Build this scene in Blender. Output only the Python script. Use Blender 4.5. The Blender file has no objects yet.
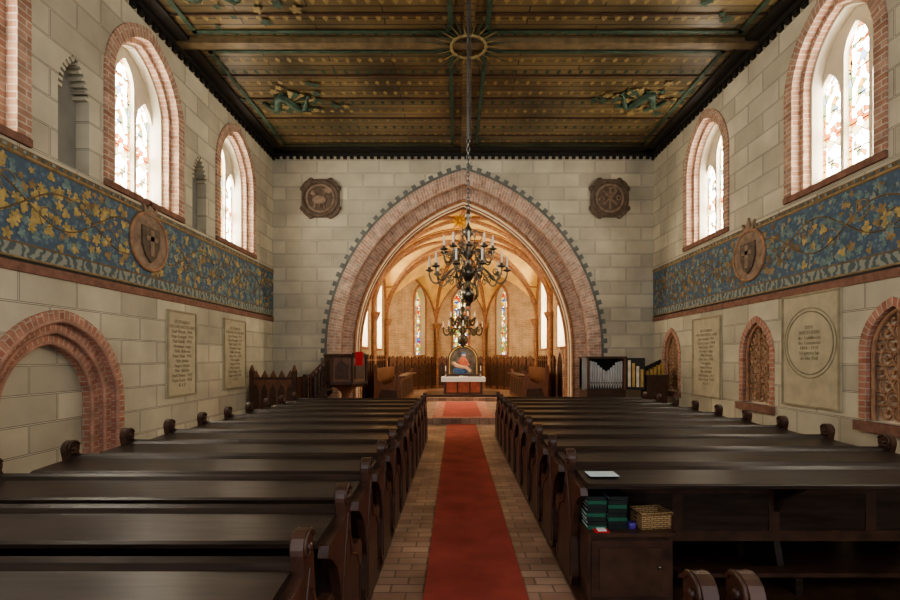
import bpy, math, random
from mathutils import Vector, Matrix
random.seed(7)
XL,XR,ZC,D=-5.45,5.88,7.84,14.3
CX=0.24
SC=bpy.context.scene
# ---------------- materials ----------------
def newmat(name):
    m=bpy.data.materials.new(name); m.use_nodes=True
    nt=m.node_tree; return m,nt,nt.nodes['Principled BSDF']
def N(nt,t,**k):
    n=nt.nodes.new(t)
    for a,b in k.items():
        if a.startswith('_'): setattr(n,a[1:],b)
    return n
def c4(c): return (c[0],c[1],c[2],1)
def plain(name,col,rough=0.6,metal=0,var=0.25,scale=6,bump=0.0,stretch=None,emis=0):
    m,nt,b=newmat(name)
    g=N(nt,'ShaderNodeNewGeometry'); no=N(nt,'ShaderNodeTexNoise')
    mp=N(nt,'ShaderNodeMapping'); nt.links.new(g.outputs['Position'],mp.inputs[0])
    if stretch: mp.inputs['Scale'].default_value=stretch
    nt.links.new(mp.outputs[0],no.inputs['Vector']); no.inputs['Scale'].default_value=scale; no.inputs['Detail'].default_value=4
    r=N(nt,'ShaderNodeValToRGB'); r.color_ramp.elements[0].position=.3; r.color_ramp.elements[1].position=.7
    r.color_ramp.elements[0].color=c4([max(0,x*(1-var)) for x in col]); r.color_ramp.elements[1].color=c4([min(1,x*(1+var)) for x in col])
    nt.links.new(no.outputs['Fac'],r.inputs[0]); nt.links.new(r.outputs[0],b.inputs['Base Color'])
    b.inputs['Roughness'].default_value=rough; b.inputs['Metallic'].default_value=metal
    if bump:
        bp=N(nt,'ShaderNodeBump'); bp.inputs['Strength'].default_value=bump; bp.inputs['Distance'].default_value=.02
        nt.links.new(no.outputs['Fac'],bp.inputs['Height']); nt.links.new(bp.outputs[0],b.inputs['Normal'])
    return m
def posvec(nt,axes,uv=False):
    if uv:
        t=N(nt,'ShaderNodeUVMap'); t.uv_map='UVMap'; return t.outputs[0]
    g=N(nt,'ShaderNodeNewGeometry'); s=N(nt,'ShaderNodeSeparateXYZ'); nt.links.new(g.outputs['Position'],s.inputs[0])
    c=N(nt,'ShaderNodeCombineXYZ')
    nt.links.new(s.outputs[axes[0]],c.inputs[0]); nt.links.new(s.outputs[axes[1]],c.inputs[1])
    return c.outputs[0]
def brickmat(name,axes,w,h,mort,c1,c2,cm,rough=.85,uv=False,line=None,linew=0.0,var=.22,vs=1.2,smooth=.1,bump=.0,spec=.5,off=.5):
    m,nt,b=newmat(name); v=posvec(nt,axes,uv)
    def brick(ms,a,bb,cc):
        t=N(nt,'ShaderNodeTexBrick'); nt.links.new(v,t.inputs['Vector'])
        t.offset=off
        t.inputs['Scale'].default_value=1; t.inputs['Brick Width'].default_value=w; t.inputs['Row Height'].default_value=h
        t.inputs['Mortar Size'].default_value=ms; t.inputs['Mortar Smooth'].default_value=smooth
        t.inputs['Color1'].default_value=c4(a); t.inputs['Color2'].default_value=c4(bb); t.inputs['Mortar'].default_value=c4(cc)
        return t
    t=brick(mort,c1,c2,cm); out=t.outputs['Color']
    if line:
        t2=brick(linew,(0,0,0),(0,0,0),(1,1,1))
        mx=N(nt,'ShaderNodeMix'); mx.data_type='RGBA'
        nt.links.new(t2.outputs['Fac'],mx.inputs['Factor']); nt.links.new(out,mx.inputs['A']); mx.inputs['B'].default_value=c4(line)
        out=mx.outputs['Result']
    g=N(nt,'ShaderNodeNewGeometry'); no=N(nt,'ShaderNodeTexNoise'); nt.links.new(g.outputs['Position'],no.inputs['Vector'])
    no.inputs['Scale'].default_value=vs; no.inputs['Detail'].default_value=6
    mr=N(nt,'ShaderNodeMapRange'); mr.inputs[1].default_value=.3; mr.inputs[2].default_value=.7; mr.inputs[3].default_value=1-var; mr.inputs[4].default_value=1+var
    nt.links.new(no.outputs['Fac'],mr.inputs[0])
    mu=N(nt,'ShaderNodeVectorMath'); mu.operation='SCALE'; nt.links.new(out,mu.inputs[0]); nt.links.new(mr.outputs[0],mu.inputs['Scale'])
    nt.links.new(mu.outputs[0],b.inputs['Base Color']); b.inputs['Roughness'].default_value=rough
    b.inputs['Specular IOR Level'].default_value=spec
    if bump:
        bp=N(nt,'ShaderNodeBump'); bp.invert=True; bp.inputs['Strength'].default_value=bump; bp.inputs['Distance'].default_value=.01
        nt.links.new(t.outputs['Fac'],bp.inputs['Height']); nt.links.new(bp.outputs[0],b.inputs['Normal'])
    return m
ashC=((.67,.62,.475),(.50,.46,.355),(.24,.20,.145))
ash_side=brickmat('ashlar_side',(1,2),.92,.40,.016,*ashC,line=(.72,.68,.56),linew=.005,var=.17)
ash_front=brickmat('ashlar_front',(0,2),.92,.40,.020,*ashC,line=(.74,.70,.58),linew=.008,var=.17)
brick_uv=brickmat('brick_voussoir',None,.26,.088,.010,(.50,.28,.20),(.64,.46,.35),(.66,.59,.48),uv=True,var=.25,vs=5,bump=.3)
brick_red=brickmat('brick_niche',None,.26,.088,.008,(.44,.19,.13),(.54,.30,.21),(.56,.47,.38),uv=True,var=.25,vs=5,bump=.3)
brick_win=brickmat('brick_window',None,.26,.088,.010,(.42,.22,.15),(.56,.36,.26),(.60,.52,.42),uv=True,var=.25,vs=5,bump=.3)
brick_wall=brickmat('brick_apse',(0,2),.28,.09,.01,(.50,.31,.17),(.58,.40,.23),(.58,.48,.33),var=.2,vs=2)
floor_brick=brickmat('floor_paving',(0,1),.24,.12,.008,(.31,.18,.13),(.44,.30,.22),(.20,.14,.105),rough=.45,var=.4,vs=1.6,bump=.3)
ceil_m=brickmat('ceiling_boards',(0,1),2.6,.155,.012,(.10,.072,.034),(.16,.112,.052),(.020,.015,.009),rough=.38,var=.55,vs=.8,bump=.3)
wood=plain('pew_wood',(.034,.021,.016),.34,var=.5,scale=5,stretch=(.6,6,6))
wood_end=plain('pew_end_wood',(.070,.034,.022),.36,var=.4,scale=8)
wood_red=plain('oak_brown',(.20,.09,.048),.42,var=.35,scale=7,stretch=(5,5,.8))
wood_dk=plain('oak_dark',(.075,.037,.022),.4,var=.35,scale=7)
beam_m=plain('beam_wood',(.16,.115,.062),.5,var=.35,scale=5)
black_m=plain('cornice_dark',(.020,.016,.013),.6,var=.3)
plaster=plain('plaster',(.66,.60,.48),.9,var=.08,scale=2)
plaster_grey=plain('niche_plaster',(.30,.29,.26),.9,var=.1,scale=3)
fringe_m=plain('painted_fringe',(.19,.20,.18),.8,var=.2)
stone=plain('tablet_stone',(.53,.47,.33),.8,var=.12,scale=5)
stone_edge=plain('tablet_edge',(.38,.33,.22),.8,var=.15,scale=5)
engr=plain('engraving',(.32,.275,.19),.8)
terra=plain('terracotta',(.42,.24,.14),.7,var=.3,scale=9)
terra_back=plain('terracotta_ground',(.78,.64,.50),.8,var=.12)
relief_m=plain('relief_stone',(.15,.11,.08),.75,var=.3,scale=8)
relief_l=plain('relief_light',(.31,.22,.16),.75,var=.3,scale=8)
gold=plain('gold_leaf',(.48,.36,.14),.6,var=.35,scale=9)
gold2=plain('ochre_leaf',(.33,.23,.11),.6,var=.35,scale=9)
teal=plain('teal_leaf',(.19,.28,.27),.7,var=.3,scale=9)
stem_m=plain('stem_paint',(.22,.15,.08),.7)
red_strip=plain('red_strip',(.27,.14,.10),.8,var=.25,scale=9)
carpet=plain('carpet_red',(.40,.078,.055),.95,var=.18,scale=3,bump=.2)
carpet2=plain('carpet_faded',(.46,.20,.14),.95,var=.25,scale=6)
brass=plain('aged_brass',(.24,.21,.17),.30,metal=1,var=.35,scale=15)
brass2=plain('dark_brass',(.12,.09,.05),.4,metal=.5,var=.3,scale=15)
iron=plain('iron',(.25,.25,.25),.4,metal=1)
candle=plain('candle_wax',(.85,.82,.72),.5,var=.03)
white=plain('white_cloth',(.85,.84,.80),.8,var=.03)
redcl=plain('red_cloth',(.55,.03,.03),.8,var=.1)
redpaint=plain('red_robe',(.52,.15,.09),.7,var=.25,scale=14)
bluepaint=plain('blue_robe',(.07,.14,.30),.7,var=.25,scale=14)
skin=plain('painted_skin',(.65,.42,.28),.7,var=.1)
pipe=plain('pipe_tin',(.60,.62,.62),.35,metal=.3,var=.08)
gilt=plain('gilt',(.62,.42,.15),.35,metal=.4,var=.2)
paper=plain('paper',(.62,.72,.74),.7,var=.03)
bookg=plain('book_green',(.02,.12,.07),.5,var=.2)
bookb=plain('book_black',(.012,.02,.018),.5)
purple=plain('purple_tin',(.10,.06,.35),.4)
wicker=brickmat('wicker',(0,2),.05,.014,.003,(.50,.33,.16),(.38,.24,.11),(.12,.07,.03),rough=.7)
vaultm=plain('vault_plaster',(.76,.50,.18),.85,var=.24,scale=1.8)
ribm=plain('rib_brick',(.36,.18,.095),.8,var=.35,scale=9)
ribline=plain('rib_painted_line',(.30,.12,.06),.8,var=.3,scale=9)
chipaint=plain('ceiling_paint_green',(.035,.07,.045),.6,var=.4)
sunpaint=plain('ceiling_paint_sun',(.26,.19,.08),.6,var=.4)
starm=plain('star_yellow',(.85,.5,.08),.6,var=.05)
icon_m=plain('icon_ground',(.22,.19,.16),.7,var=.5,scale=5)
wing_m=plain('organ_wing',(.75,.68,.52),.6)

def frieze_ground():
    m,nt,b=newmat('frieze_blue'); v=posvec(nt,(1,2))
    vo=N(nt,'ShaderNodeTexVoronoi'); vo.inputs['Scale'].default_value=13; nt.links.new(v,vo.inputs['Vector'])
    r=N(nt,'ShaderNodeValToRGB'); e=r.color_ramp.elements
    e[0].position=.0; e[0].color=(.28,.34,.34,1); e[1].position=.6; e[1].color=(.10,.15,.21,1)
    x=r.color_ramp.elements.new(.25); x.color=(.14,.21,.27,1)
    nt.links.new(vo.outputs['Distance'],r.inputs[0]); nt.links.new(r.outputs[0],b.inputs['Base Color']); b.inputs['Roughness'].default_value=.8
    return m
frieze_m=frieze_ground()
def border_mat():
    m,nt,b=newmat('frieze_border'); v=posvec(nt,(1,2))
    w=N(nt,'ShaderNodeTexWave'); w.inputs['Scale'].default_value=2.2; w.inputs['Distortion'].default_value=7; w.inputs['Detail Scale'].default_value=3; nt.links.new(v,w.inputs['Vector'])
    r=N(nt,'ShaderNodeValToRGB'); e=r.color_ramp.elements
    e[0].position=.35; e[0].color=(.12,.16,.17,1); e[1].position=.65; e[1].color=(.33,.35,.29,1)
    nt.links.new(w.outputs['Fac'],r.inputs[0]); nt.links.new(r.outputs[0],b.inputs['Base Color']); b.inputs['Roughness'].default_value=.8
    return m
border_m=border_mat()
def glass(name,white_e,col_e,pal,bordw,colour_amount=.35,seed=0,tint=(1,.96,.86)):
    m,nt,b=newmat(name)
    nt.nodes.remove(b); out=nt.nodes['Material Output']
    uv=N(nt,'ShaderNodeUVMap'); uv.uv_map='UVMap'
    s=N(nt,'ShaderNodeSeparateXYZ'); nt.links.new(uv.outputs[0],s.inputs[0])
    mp=N(nt,'ShaderNodeMapping'); mp.inputs['Location'].default_value=(seed,seed*1.7,0); nt.links.new(uv.outputs[0],mp.inputs[0])
    vo=N(nt,'ShaderNodeTexVoronoi'); vo.inputs['Scale'].default_value=9; nt.links.new(mp.outputs[0],vo.inputs['Vector'])
    sx=N(nt,'ShaderNodeSeparateColor'); nt.links.new(vo.outputs['Color'],sx.inputs[0])
    r=N(nt,'ShaderNodeValToRGB'); r.color_ramp.interpolation='CONSTANT'
    n=len(pal); e=r.color_ramp.elements
    while len(e)<n: e.new(.5)
    for i,p in enumerate(pal):
        e[i].position=i/n; e[i].color=c4([x*col_e for x in p])
    nt.links.new(sx.outputs[0],r.inputs[0])
    ab=N(nt,'ShaderNodeMath'); ab.operation='ABSOLUTE'; nt.links.new(s.outputs[0],ab.inputs[0])
    gt=N(nt,'ShaderNodeMath'); gt.operation='GREATER_THAN'; nt.links.new(ab.outputs[0],gt.inputs[0]); gt.inputs[1].default_value=bordw
    lt=N(nt,'ShaderNodeMath'); lt.operation='LESS_THAN'; nt.links.new(sx.outputs[1],lt.inputs[0]); lt.inputs[1].default_value=colour_amount
    mxm=N(nt,'ShaderNodeMath'); mxm.operation='MAXIMUM'; nt.links.new(gt.outputs[0],mxm.inputs[0]); nt.links.new(lt.outputs[0],mxm.inputs[1])
    mx=N(nt,'ShaderNodeMix'); mx.data_type='RGBA'; nt.links.new(mxm.outputs[0],mx.inputs['Factor'])
    mx.inputs['A'].default_value=(white_e*tint[0],white_e*tint[1],white_e*tint[2],1); nt.links.new(r.outputs[0],mx.inputs['B'])
    v2=N(nt,'ShaderNodeTexVoronoi'); v2.feature='DISTANCE_TO_EDGE'; v2.inputs['Scale'].default_value=9; nt.links.new(mp.outputs[0],v2.inputs['Vector'])
    l=N(nt,'ShaderNodeMath'); l.operation='GREATER_THAN'; nt.links.new(v2.outputs[0],l.inputs[0]); l.inputs[1].default_value=.04
    mo=N(nt,'ShaderNodeMath'); mo.operation='PINGPONG'; nt.links.new(s.outputs[1],mo.inputs[0]); mo.inputs[1].default_value=.21
    l2=N(nt,'ShaderNodeMath'); l2.operation='GREATER_THAN'; nt.links.new(mo.outputs[0],l2.inputs[0]); l2.inputs[1].default_value=.012
    mm=N(nt,'ShaderNodeMath'); mm.operation='MULTIPLY'; nt.links.new(l.outputs[0],mm.inputs[0]); nt.links.new(l2.outputs[0],mm.inputs[1])
    sc=N(nt,'ShaderNodeVectorMath'); sc.operation='SCALE'; nt.links.new(mx.outputs['Result'],sc.inputs[0]); nt.links.new(mm.outputs[0],sc.inputs['Scale'])
    em=N(nt,'ShaderNodeEmission'); nt.links.new(sc.outputs[0],em.inputs[0]); nt.links.new(em.outputs[0],out.inputs[0])
    return m
pal1=[(1,.50,.10),(.85,.25,.08),(.45,.5,.2),(1,.72,.25),(1,.42,.15),(.5,.55,.65),(1,.8,.45)]
glass_nave=glass('stained_glass_nave',19,2.6,pal1,.175,.32,3,(1,.95,.82))
glass_choir=glass('stained_glass_choir',23,3,pal1,.40,.22,8,(1,.90,.68))
pal2=[(1,.55,.06),(.70,.06,.03),(.06,.20,.6),(.1,.42,.10),(1,.72,.2),(.55,.28,.06)]
glass_apse=glass('stained_glass_apse',2.4,.95,pal2,.30,.80,5,(1,.85,.5))

# ---------------- mesh builder ----------------
class MB:
    def __init__(s): s.v=[];s.f=[];s.m=[];s.uv=[];s.mats=[];s.sm=[]
    def mi(s,mat):
        if mat not in s.mats: s.mats.append(mat)
        return s.mats.index(mat)
    def face(s,pts,mat,uv=None,smooth=False):
        b=len(s.v); s.v+= [tuple(p) for p in pts]; s.f.append(tuple(range(b,b+len(pts)))); s.m.append(s.mi(mat)); s.uv.append(uv); s.sm.append(smooth)
    def grid(s,rows,mat,smooth=True,closed=False):
        b=len(s.v); nr=len(rows); nc=len(rows[0])
        for r in rows: s.v+=[tuple(p) for p in r]
        for i in range(nr-1):
            for j in range(nc if closed else nc-1):
                k=(j+1)%nc
                s.f.append((b+i*nc+j,b+i*nc+k,b+(i+1)*nc+k,b+(i+1)*nc+j)); s.m.append(s.mi(mat)); s.uv.append(None); s.sm.append(smooth)
    def box(s,x0,x1,y0,y1,z0,z1,mat):
        p=[(x0,y0,z0),(x1,y0,z0),(x1,y1,z0),(x0,y1,z0),(x0,y0,z1),(x1,y0,z1),(x1,y1,z1),(x0,y1,z1)]
        b=len(s.v); s.v+=p
        for q in [(0,3,2,1),(4,5,6,7),(0,1,5,4),(1,2,6,5),(2,3,7,6),(3,0,4,7)]:
            s.f.append(tuple(b+i for i in q)); s.m.append(s.mi(mat)); s.uv.append(None); s.sm.append(False)
    def prism(s,pts,mp,w0,w1,mat):
        n=len(pts); b=len(s.v)
        s.v+=[mp(u,v,w0) for u,v in pts]+[mp(u,v,w1) for u,v in pts]
        fs=[tuple(b+i for i in range(n))[::-1],tuple(b+n+i for i in range(n))]+[(b+i,b+(i+1)%n,b+n+(i+1)%n,b+n+i) for i in range(n)]
        for f in fs: s.f.append(f); s.m.append(s.mi(mat)); s.uv.append(None); s.sm.append(False)
    def lathe(s,prof,c,mat,seg=16,smooth=True):
        rows=[[(c[0]+r*math.cos(2*math.pi*j/seg),c[1]+r*math.sin(2*math.pi*j/seg),c[2]+z) for j in range(seg)] for r,z in prof]
        s.grid(rows,mat,smooth,True)
        for row in (rows[0],rows[-1]):
            s.face(row if row is rows[-1] else row[::-1],mat)
    def tube(s,path,rad,mat,seg=8,closed=False):
        P=[Vector(p) for p in path]; n=len(P); rows=[]
        prev=None
        for i,p in enumerate(P):
            t=(P[(i+1)%n]-P[i-1]) if closed else (P[min(i+1,n-1)]-P[max(i-1,0)])
            t.normalize()
            a=prev if prev is not None else (Vector((0,0,1)) if abs(t.z)<.9 else Vector((1,0,0)))
            a=(a-t*a.dot(t)); 
            if a.length<1e-5: a=t.orthogonal()
            a.normalize(); prev=a; bb=t.cross(a)
            r=rad(i/(n-1)) if callable(rad) else rad
            rows.append([p+a*r*math.cos(2*math.pi*j/seg)+bb*r*math.sin(2*math.pi*j/seg) for j in range(seg)])
        if closed: rows.append(rows[0])
        s.grid(rows,mat,True,True)
        if not closed: s.face(rows[0][::-1],mat); s.face(rows[-1],mat)
    def ball(s,c,r,mat,seg=14,rx=1,ry=1,rz=1):
        rows=[]
        for i in range(0,9):
            a=-math.pi/2+math.pi*i/8
            rr=max(math.cos(a),.001)
            rows.append([(c[0]+r*rx*rr*math.cos(2*math.pi*j/seg),c[1]+r*ry*rr*math.sin(2*math.pi*j/seg),c[2]+r*rz*math.sin(a)) for j in range(seg)])
        s.grid(rows,mat,True,True)
    def mesh(s,name):
        me=bpy.data.meshes.new(name); me.from_pydata(s.v,[],s.f)
        for m in s.mats: me.materials.append(m)
        ul=me.uv_layers.new(name='UVMap')
        for p in me.polygons:
            p.material_index=s.m[p.index]; p.use_smooth=s.sm[p.index]
            u=s.uv[p.index]
            if u:
                for k,li in enumerate(p.loop_indices): ul.data[li].uv=u[k]
        me.update(); return me
    def obj(s,name,loc=(0,0,0),parent=None,rot=0):
        o=bpy.data.objects.new(name,s.mesh(name)); SC.collection.objects.link(o); o.location=loc; o.rotation_euler=(0,0,rot)
        if parent: o.parent=parent
        return o
def inst(o,name,loc):
    n=bpy.data.objects.new(name,o.data); SC.collection.objects.link(n); n.location=loc; return n
mapL=lambda u,v,w:(XL+w,u,v)
mapR=lambda u,v,w:(XR-w,u,v)
mapF=lambda u,v,w:(u,D-w,v)
def arch(uc,hw,rise,spring,base,t=0,n=14,tb=0):
    c=max((rise*rise-hw*hw)/(2*hw),0); R=hw+c+t
    th=math.acos(max(-1,min(1,c/R)))
    L=[(uc-(R*math.cos(th*i/n)-c),spring+R*math.sin(th*i/n)) for i in range(n+1)]
    Rr=[(2*uc-a,b) for a,b in L[:-1]][::-1]
    nb=4; base=base-tb
    lo=[(L[0][0],base+(spring-base)*i/nb) for i in range(nb)]
    ro=[(2*uc-L[0][0],base+(spring-base)*i/nb) for i in range(nb)][::-1]
    return lo+L+Rr+ro
def band(mb,a,t0,t1,mp,w0,w1,mat,mat_rev=None,outer=True):
    I=arch(t=t0,**a); O=arch(t=t1,**a); u=0; k=t1-t0
    for i in range(len(I)-1):
        d=math.dist(O[i],O[i+1])*.5+math.dist(I[i],I[i+1])*.5
        A,B,Cc,Dd=mp(*I[i],w0),mp(*I[i+1],w0),mp(*O[i+1],w0),mp(*O[i],w0)
        mb.face([A,B,Cc,Dd],mat,[(0,u),(0,u+d),(k,u+d),(k,u)])
        A2,B2=mp(*I[i],w1),mp(*I[i+1],w1)
        dd=abs(w1-w0)
        mb.face([A,B,B2,A2],mat_rev or mat,[(0,u),(0,u+d),(-dd,u+d),(-dd,u)])
        if outer:
            w2=w0-.05
            mb.face([Cc,Dd,mp(*O[i],w2),mp(*O[i+1],w2)],mat,[(k,u+d),(k,u),(k+.05,u),(k+.05,u+d)])
        u+=d
def plate(name,outer,holes,th,M,mat,parent=None):
    cu=bpy.data.curves.new('tmp','CURVE'); cu.dimensions='2D'; cu.fill_mode='BOTH'; cu.extrude=th/2
    for pts in [outer]+holes:
        sp=cu.splines.new('POLY'); sp.points.add(len(pts)-1)
        for i,p in enumerate(pts): sp.points[i].co=(p[0],p[1],0,1)
        sp.use_cyclic_u=True
    o=bpy.data.objects.new('tmp',cu); SC.collection.objects.link(o)
    bpy.context.view_layer.update()
    dg=bpy.context.evaluated_depsgraph_get()
    me=bpy.data.meshes.new_from_object(o.evaluated_get(dg)); me.name=name
    bpy.data.objects.remove(o); me.transform(M)
    me.materials.clear(); me.materials.append(mat)
    ob=bpy.data.objects.new(name,me); SC.collection.objects.link(ob)
    if parent: ob.parent=parent
    return ob
def mat_from(o,ax,ay,az):
    M=Matrix.Identity(4)
    for i,a in enumerate((ax,ay,az)):
        for r in range(3): M[r][i]=a[r]
    for r in range(3): M[r][3]=o[r]
    return M

# ---------------- shell ----------------
TW=.5
Y0=-2.0
LW=[5.05,8.5,11.95]; RW=[3.75,7.55,11.35]
winL=dict(hw=.88,rise=1.12,spring=6.18,base=4.50)
winR=dict(hw=.82,rise=1.10,spring=6.25,base=4.55)
nichL=[6.85,10.2]; nich=dict(hw=.26,rise=.55,spring=5.45,base=4.42)
bl=dict(uc=6.6,hw=.76,rise=.88,spring=1.02,base=.0)
trac=[6.45,9.4,13.1]; tr=dict(hw=.42,rise=.62,spring=1.78,base=.82)
E=.02
holes=[arch(uc=u,t=E,tb=E,**winL) for u in LW]+[arch(uc=u,t=E,tb=E,**nich) for u in nichL]+[arch(t=.32,tb=-.01,**bl)]
plate('wall_left',[(Y0,0),(D,0),(D,ZC),(Y0,ZC)],holes,TW,mat_from((XL-TW/2,0,0),(0,1,0),(0,0,1),(1,0,0)),ash_side)
holes=[arch(uc=u,t=E,tb=E,**winR) for u in RW]+[arch(uc=u,t=E,tb=E,**tr) for u in trac]
plate('wall_right',[(Y0,0),(D,0),(D,ZC),(Y0,ZC)],holes,TW,mat_from((XR+TW/2,0,0),(0,1,0),(0,0,1),(1,0,0)),ash_side)
ca=dict(uc=CX,hw=3.3,rise=4.54,spring=1.94,base=.0)
ca_h=dict(ca); ca_h['n']=30
plate('wall_front',[(XL-.5,-.01),(XR+.5,-.01),(XR+.5,ZC+.1),(XL-.5,ZC+.1)],[arch(t=.44,**ca_h)],1.0,mat_from((0,D+.5,0),(1,0,0),(0,0,1),(0,-1,0)),ash_front)
mb=MB(); caN=dict(ca); caN['n']=40
band(mb,caN,.42,.78,mapF,.035,-.32,brick_uv)
band(mb,caN,.0,.42,mapF,-.32,-1.0,brick_uv,plaster,outer=False)
P=[mapF(u,v,-.02) for u,v in arch(t=.42,**caN)]; mb.tube(P,.035,brick_uv,8)
P=[mapF(u,v,-.32) for u,v in arch(t=.02,**caN)]; mb.tube(P,.05,ribm,8)
P=[mapF(u,v,-.66) for u,v in arch(t=.0,**caN)]; mb.tube(P,.03,ribline,6)
P=[mapF(u,v,-.98) for u,v in arch(t=.0,**caN)]; mb.tube(P,.07,ribm,8)
def resample(P,n):
    L=[0]
    for i in range(1,len(P)): L.append(L[-1]+math.dist(P[i],P[i-1]))
    out=[]
    for k in range(n):
        s=L[-1]*k/(n-1); i=1
        while i<len(P)-1 and L[i]<s: i+=1
        f=(s-L[i-1])/max(L[i]-L[i-1],1e-9); out.append([P[i-1][j]+(P[i][j]-P[i-1][j])*f for j in range(len(P[0]))])
    return out
nn=130
A=resample(arch(t=.78,**caN),nn);
for i in range(nn-1):
    p,q=Vector(A[i]),Vector(A[i+1]); t=(q-p).normalized(); nrm=Vector((-t.y,t.x))
    h=.19 if i%2 else .08
    mb.prism([tuple(p),tuple(q),tuple(q+nrm*h),tuple(p+nrm*h)],mapF,.0,.015,fringe_m)
mb.obj('trim_chancel_arch')
mb=MB(); mb.box(XL-.5,XR+.5,Y0,D+.0,-.1,0,floor_brick); mb.obj('floor')
def leafpts(c,r,a,lob=5):
    out=[]
    for i in range(lob*4):
        th=2*math.pi*i/(lob*4)
        k=.5+.5*abs(math.cos(lob*th/2))
        out.append((c[0]+r*k*math.cos(th+a),c[1]+r*k*math.sin(th+a)))
    return out
mb=MB(); mb.box(XL-.5,XR+.5,Y0,D,ZC,ZC+.15,ceil_m); 
for y in (3.2,9.3):
    mb.box(XL,XR,y-.1,y+.1,ZC-.10,ZC,beam_m)
mb.box(CX-.10,CX+.10,Y0,D,ZC-.07,ZC,ceil_m)
for y in [i*.93+.2 for i in range(-2,16)]:
    if abs(y-9.3)>.3 and abs(y-3.2)>.3: mb.box(XL,XR,y-.02,y+.02,ZC-.025,ZC,wood_dk)
for r_ in range(0,34):
    y=.4+r_*.41+.06
    if abs(y-9.3)<.15 or abs(y-3.2)<.15: continue
    x=XL+.45+(.12 if r_%2 else 0)
    while x<XR-.4:
        if abs(x-CX)>.18:
            mb.face([(x,y-.09,ZC-.004),(x+.055,y,ZC-.004),(x,y+.09,ZC-.004),(x-.055,y,ZC-.004)],sunpaint if r_%3 else chipaint)
        x+=.24
for ya,yb in ((3.45,9.05),(9.55,13.8)):
    for xa,xb in ((XL+.5,CX-.3),(CX+.3,XR-.5)):
        for a,b,c,d in ((xa,xb,ya,ya+.09),(xa,xb,yb-.09,yb),(xa,xa+.09,ya,yb),(xb-.09,xb,ya,yb)):
            mb.face([(a,c,ZC-.027),(b,c,ZC-.027),(b,d,ZC-.027),(a,d,ZC-.027)],chipaint)
mb.obj('ceiling')
mb=MB()
for x0,x1 in ((XL,XL+.34),(XR-.34,XR)): mb.box(x0,x1,Y0,D,ZC-.06,ZC-.001,black_m)
mb.box(XL,XR,D-.32,D,ZC-.06,ZC-.001,black_m)
for x0,x1 in ((XL,XL+.09),(XR-.09,XR)):
    mb.box(x0,x1,Y0,D,ZC-.16,ZC-.06,black_m)
    y=0
    while y<D-.1:
        mb.box(x0+(.03 if x0>0 else 0),x1-(.03 if x0<0 else 0),y,y+.1,ZC-.25,ZC-.16,black_m); y+=.2
mb.box(XL,XR,D-.09,D,ZC-.13,ZC-.06,black_m)
x=XL+.1
while x<XR-.1:
    mb.box(x,x+.1,D-.06,D,ZC-.22,ZC-.13,black_m); x+=.2
mb.obj('trim_cornice')
mb=MB(); mc=lambda u,v,w:(u,v,ZC-.030-w)
for cx,cy in ((-4.0,11.5),(4.4,11.4),(-4.0,7.9),(4.4,7.6)):
    s_=1 if cx<0 else -1
    body=[(cx+s_*(-.6+1.2*k/16),cy+.28*math.sin(k*.7)) for k in range(17)]
    mb.tube([mc(a,b,.0) for a,b in body],lambda s:.10*math.sin(math.pi*min(1,s*.9+.1))+.01,chipaint,5)
    for k in range(5):
        mb.face([mc(cx,cy,.012),mc(cx+s_*(.15+.13*k),cy-.55+.06*k,.012),mc(cx+s_*(.25+.13*k),cy-.45+.08*k,.012)],chipaint if k%2 else sunpaint)
    for k in range(34):
        mb.face([mc(a,b,0.0005*k) for a,b in leafpts((cx+random.gauss(0,.55),cy+random.gauss(0,.4)),random.uniform(.06,.13),random.random()*6)],random.choice([chipaint,chipaint,sunpaint]))
for k in range(36):
    a=2*math.pi*k/36; l=1.0 if k%2 else .68
    c=(CX,9.3)
    mb.prism([(c[0]+.3*math.cos(a-.06),c[1]+.3*math.sin(a-.06)),(c[0]+l*math.cos(a),c[1]+l*math.sin(a)),(c[0]+.3*math.cos(a+.06),c[1]+.3*math.sin(a+.06))],lambda u,v,w:(u,v,ZC-.11-w),0,.005,chipaint if k%2 else sunpaint)
mb.tube([(CX+.34*math.cos(t),9.3+.34*math.sin(t),ZC-.115) for t in [2*math.pi*k/24 for k in range(24)]],.03,sunpaint,6,closed=True)
mb.obj('ceiling_painted_ornament')

# windows
wi=0
def nave_window(uc,a,mp,Mw,matname):
    global wi; wi+=1
    root=bpy.data.objects.new('window_%d'%wi,None); SC.collection.objects.link(root)
    A=dict(a); A['uc']=uc
    mb=MB()
    band(mb,A,.0,.20,mp,.03,-.12,brick_win)
    band(mb,A,-.08,.0,mp,-.12,-.24,brick_win,outer=False)
    band(mb,A,-.12,-.08,mp,-.24,-.42,plaster,plaster,outer=False)
    hw=a['hw']; b=a['base']
    mb.face([mp(uc-hw-.0,b-.02,.035),mp(uc+hw+.0,b-.02,.035),mp(uc+hw,b+.2,-.42),mp(uc-hw,b+.2,-.42)],plaster)
    mb.prism([(uc-hw-.20,b-.12),(uc+hw+.20,b-.12),(uc+hw+.20,b-.02),(uc-hw-.20,b-.02)],mp,0,.05,red_strip)
    mb.obj('frame',parent=root)
    ho=[]
    mg=MB()
    for du,sp in [(0,7.02-.46),(-.54,6.45-.42),(.54,6.45-.42)]:
        q=dict(uc=uc+du,hw=.235,rise=.45,spring=sp,base=b+.22)
        ho.append(arch(**q))
        pts=arch(t=.01,**q)
        mg.face([mp(u,v,-.50) for u,v in pts],matname,[(u-uc-du,v) for u,v in pts])
    O=arch(uc=uc,hw=hw+.05,rise=a['rise'],spring=a['spring'],base=b-.05)
    plate('tracery',O,ho,.08,Mw,plaster,root)
    mg.obj('stained_glass',parent=root)
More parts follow.
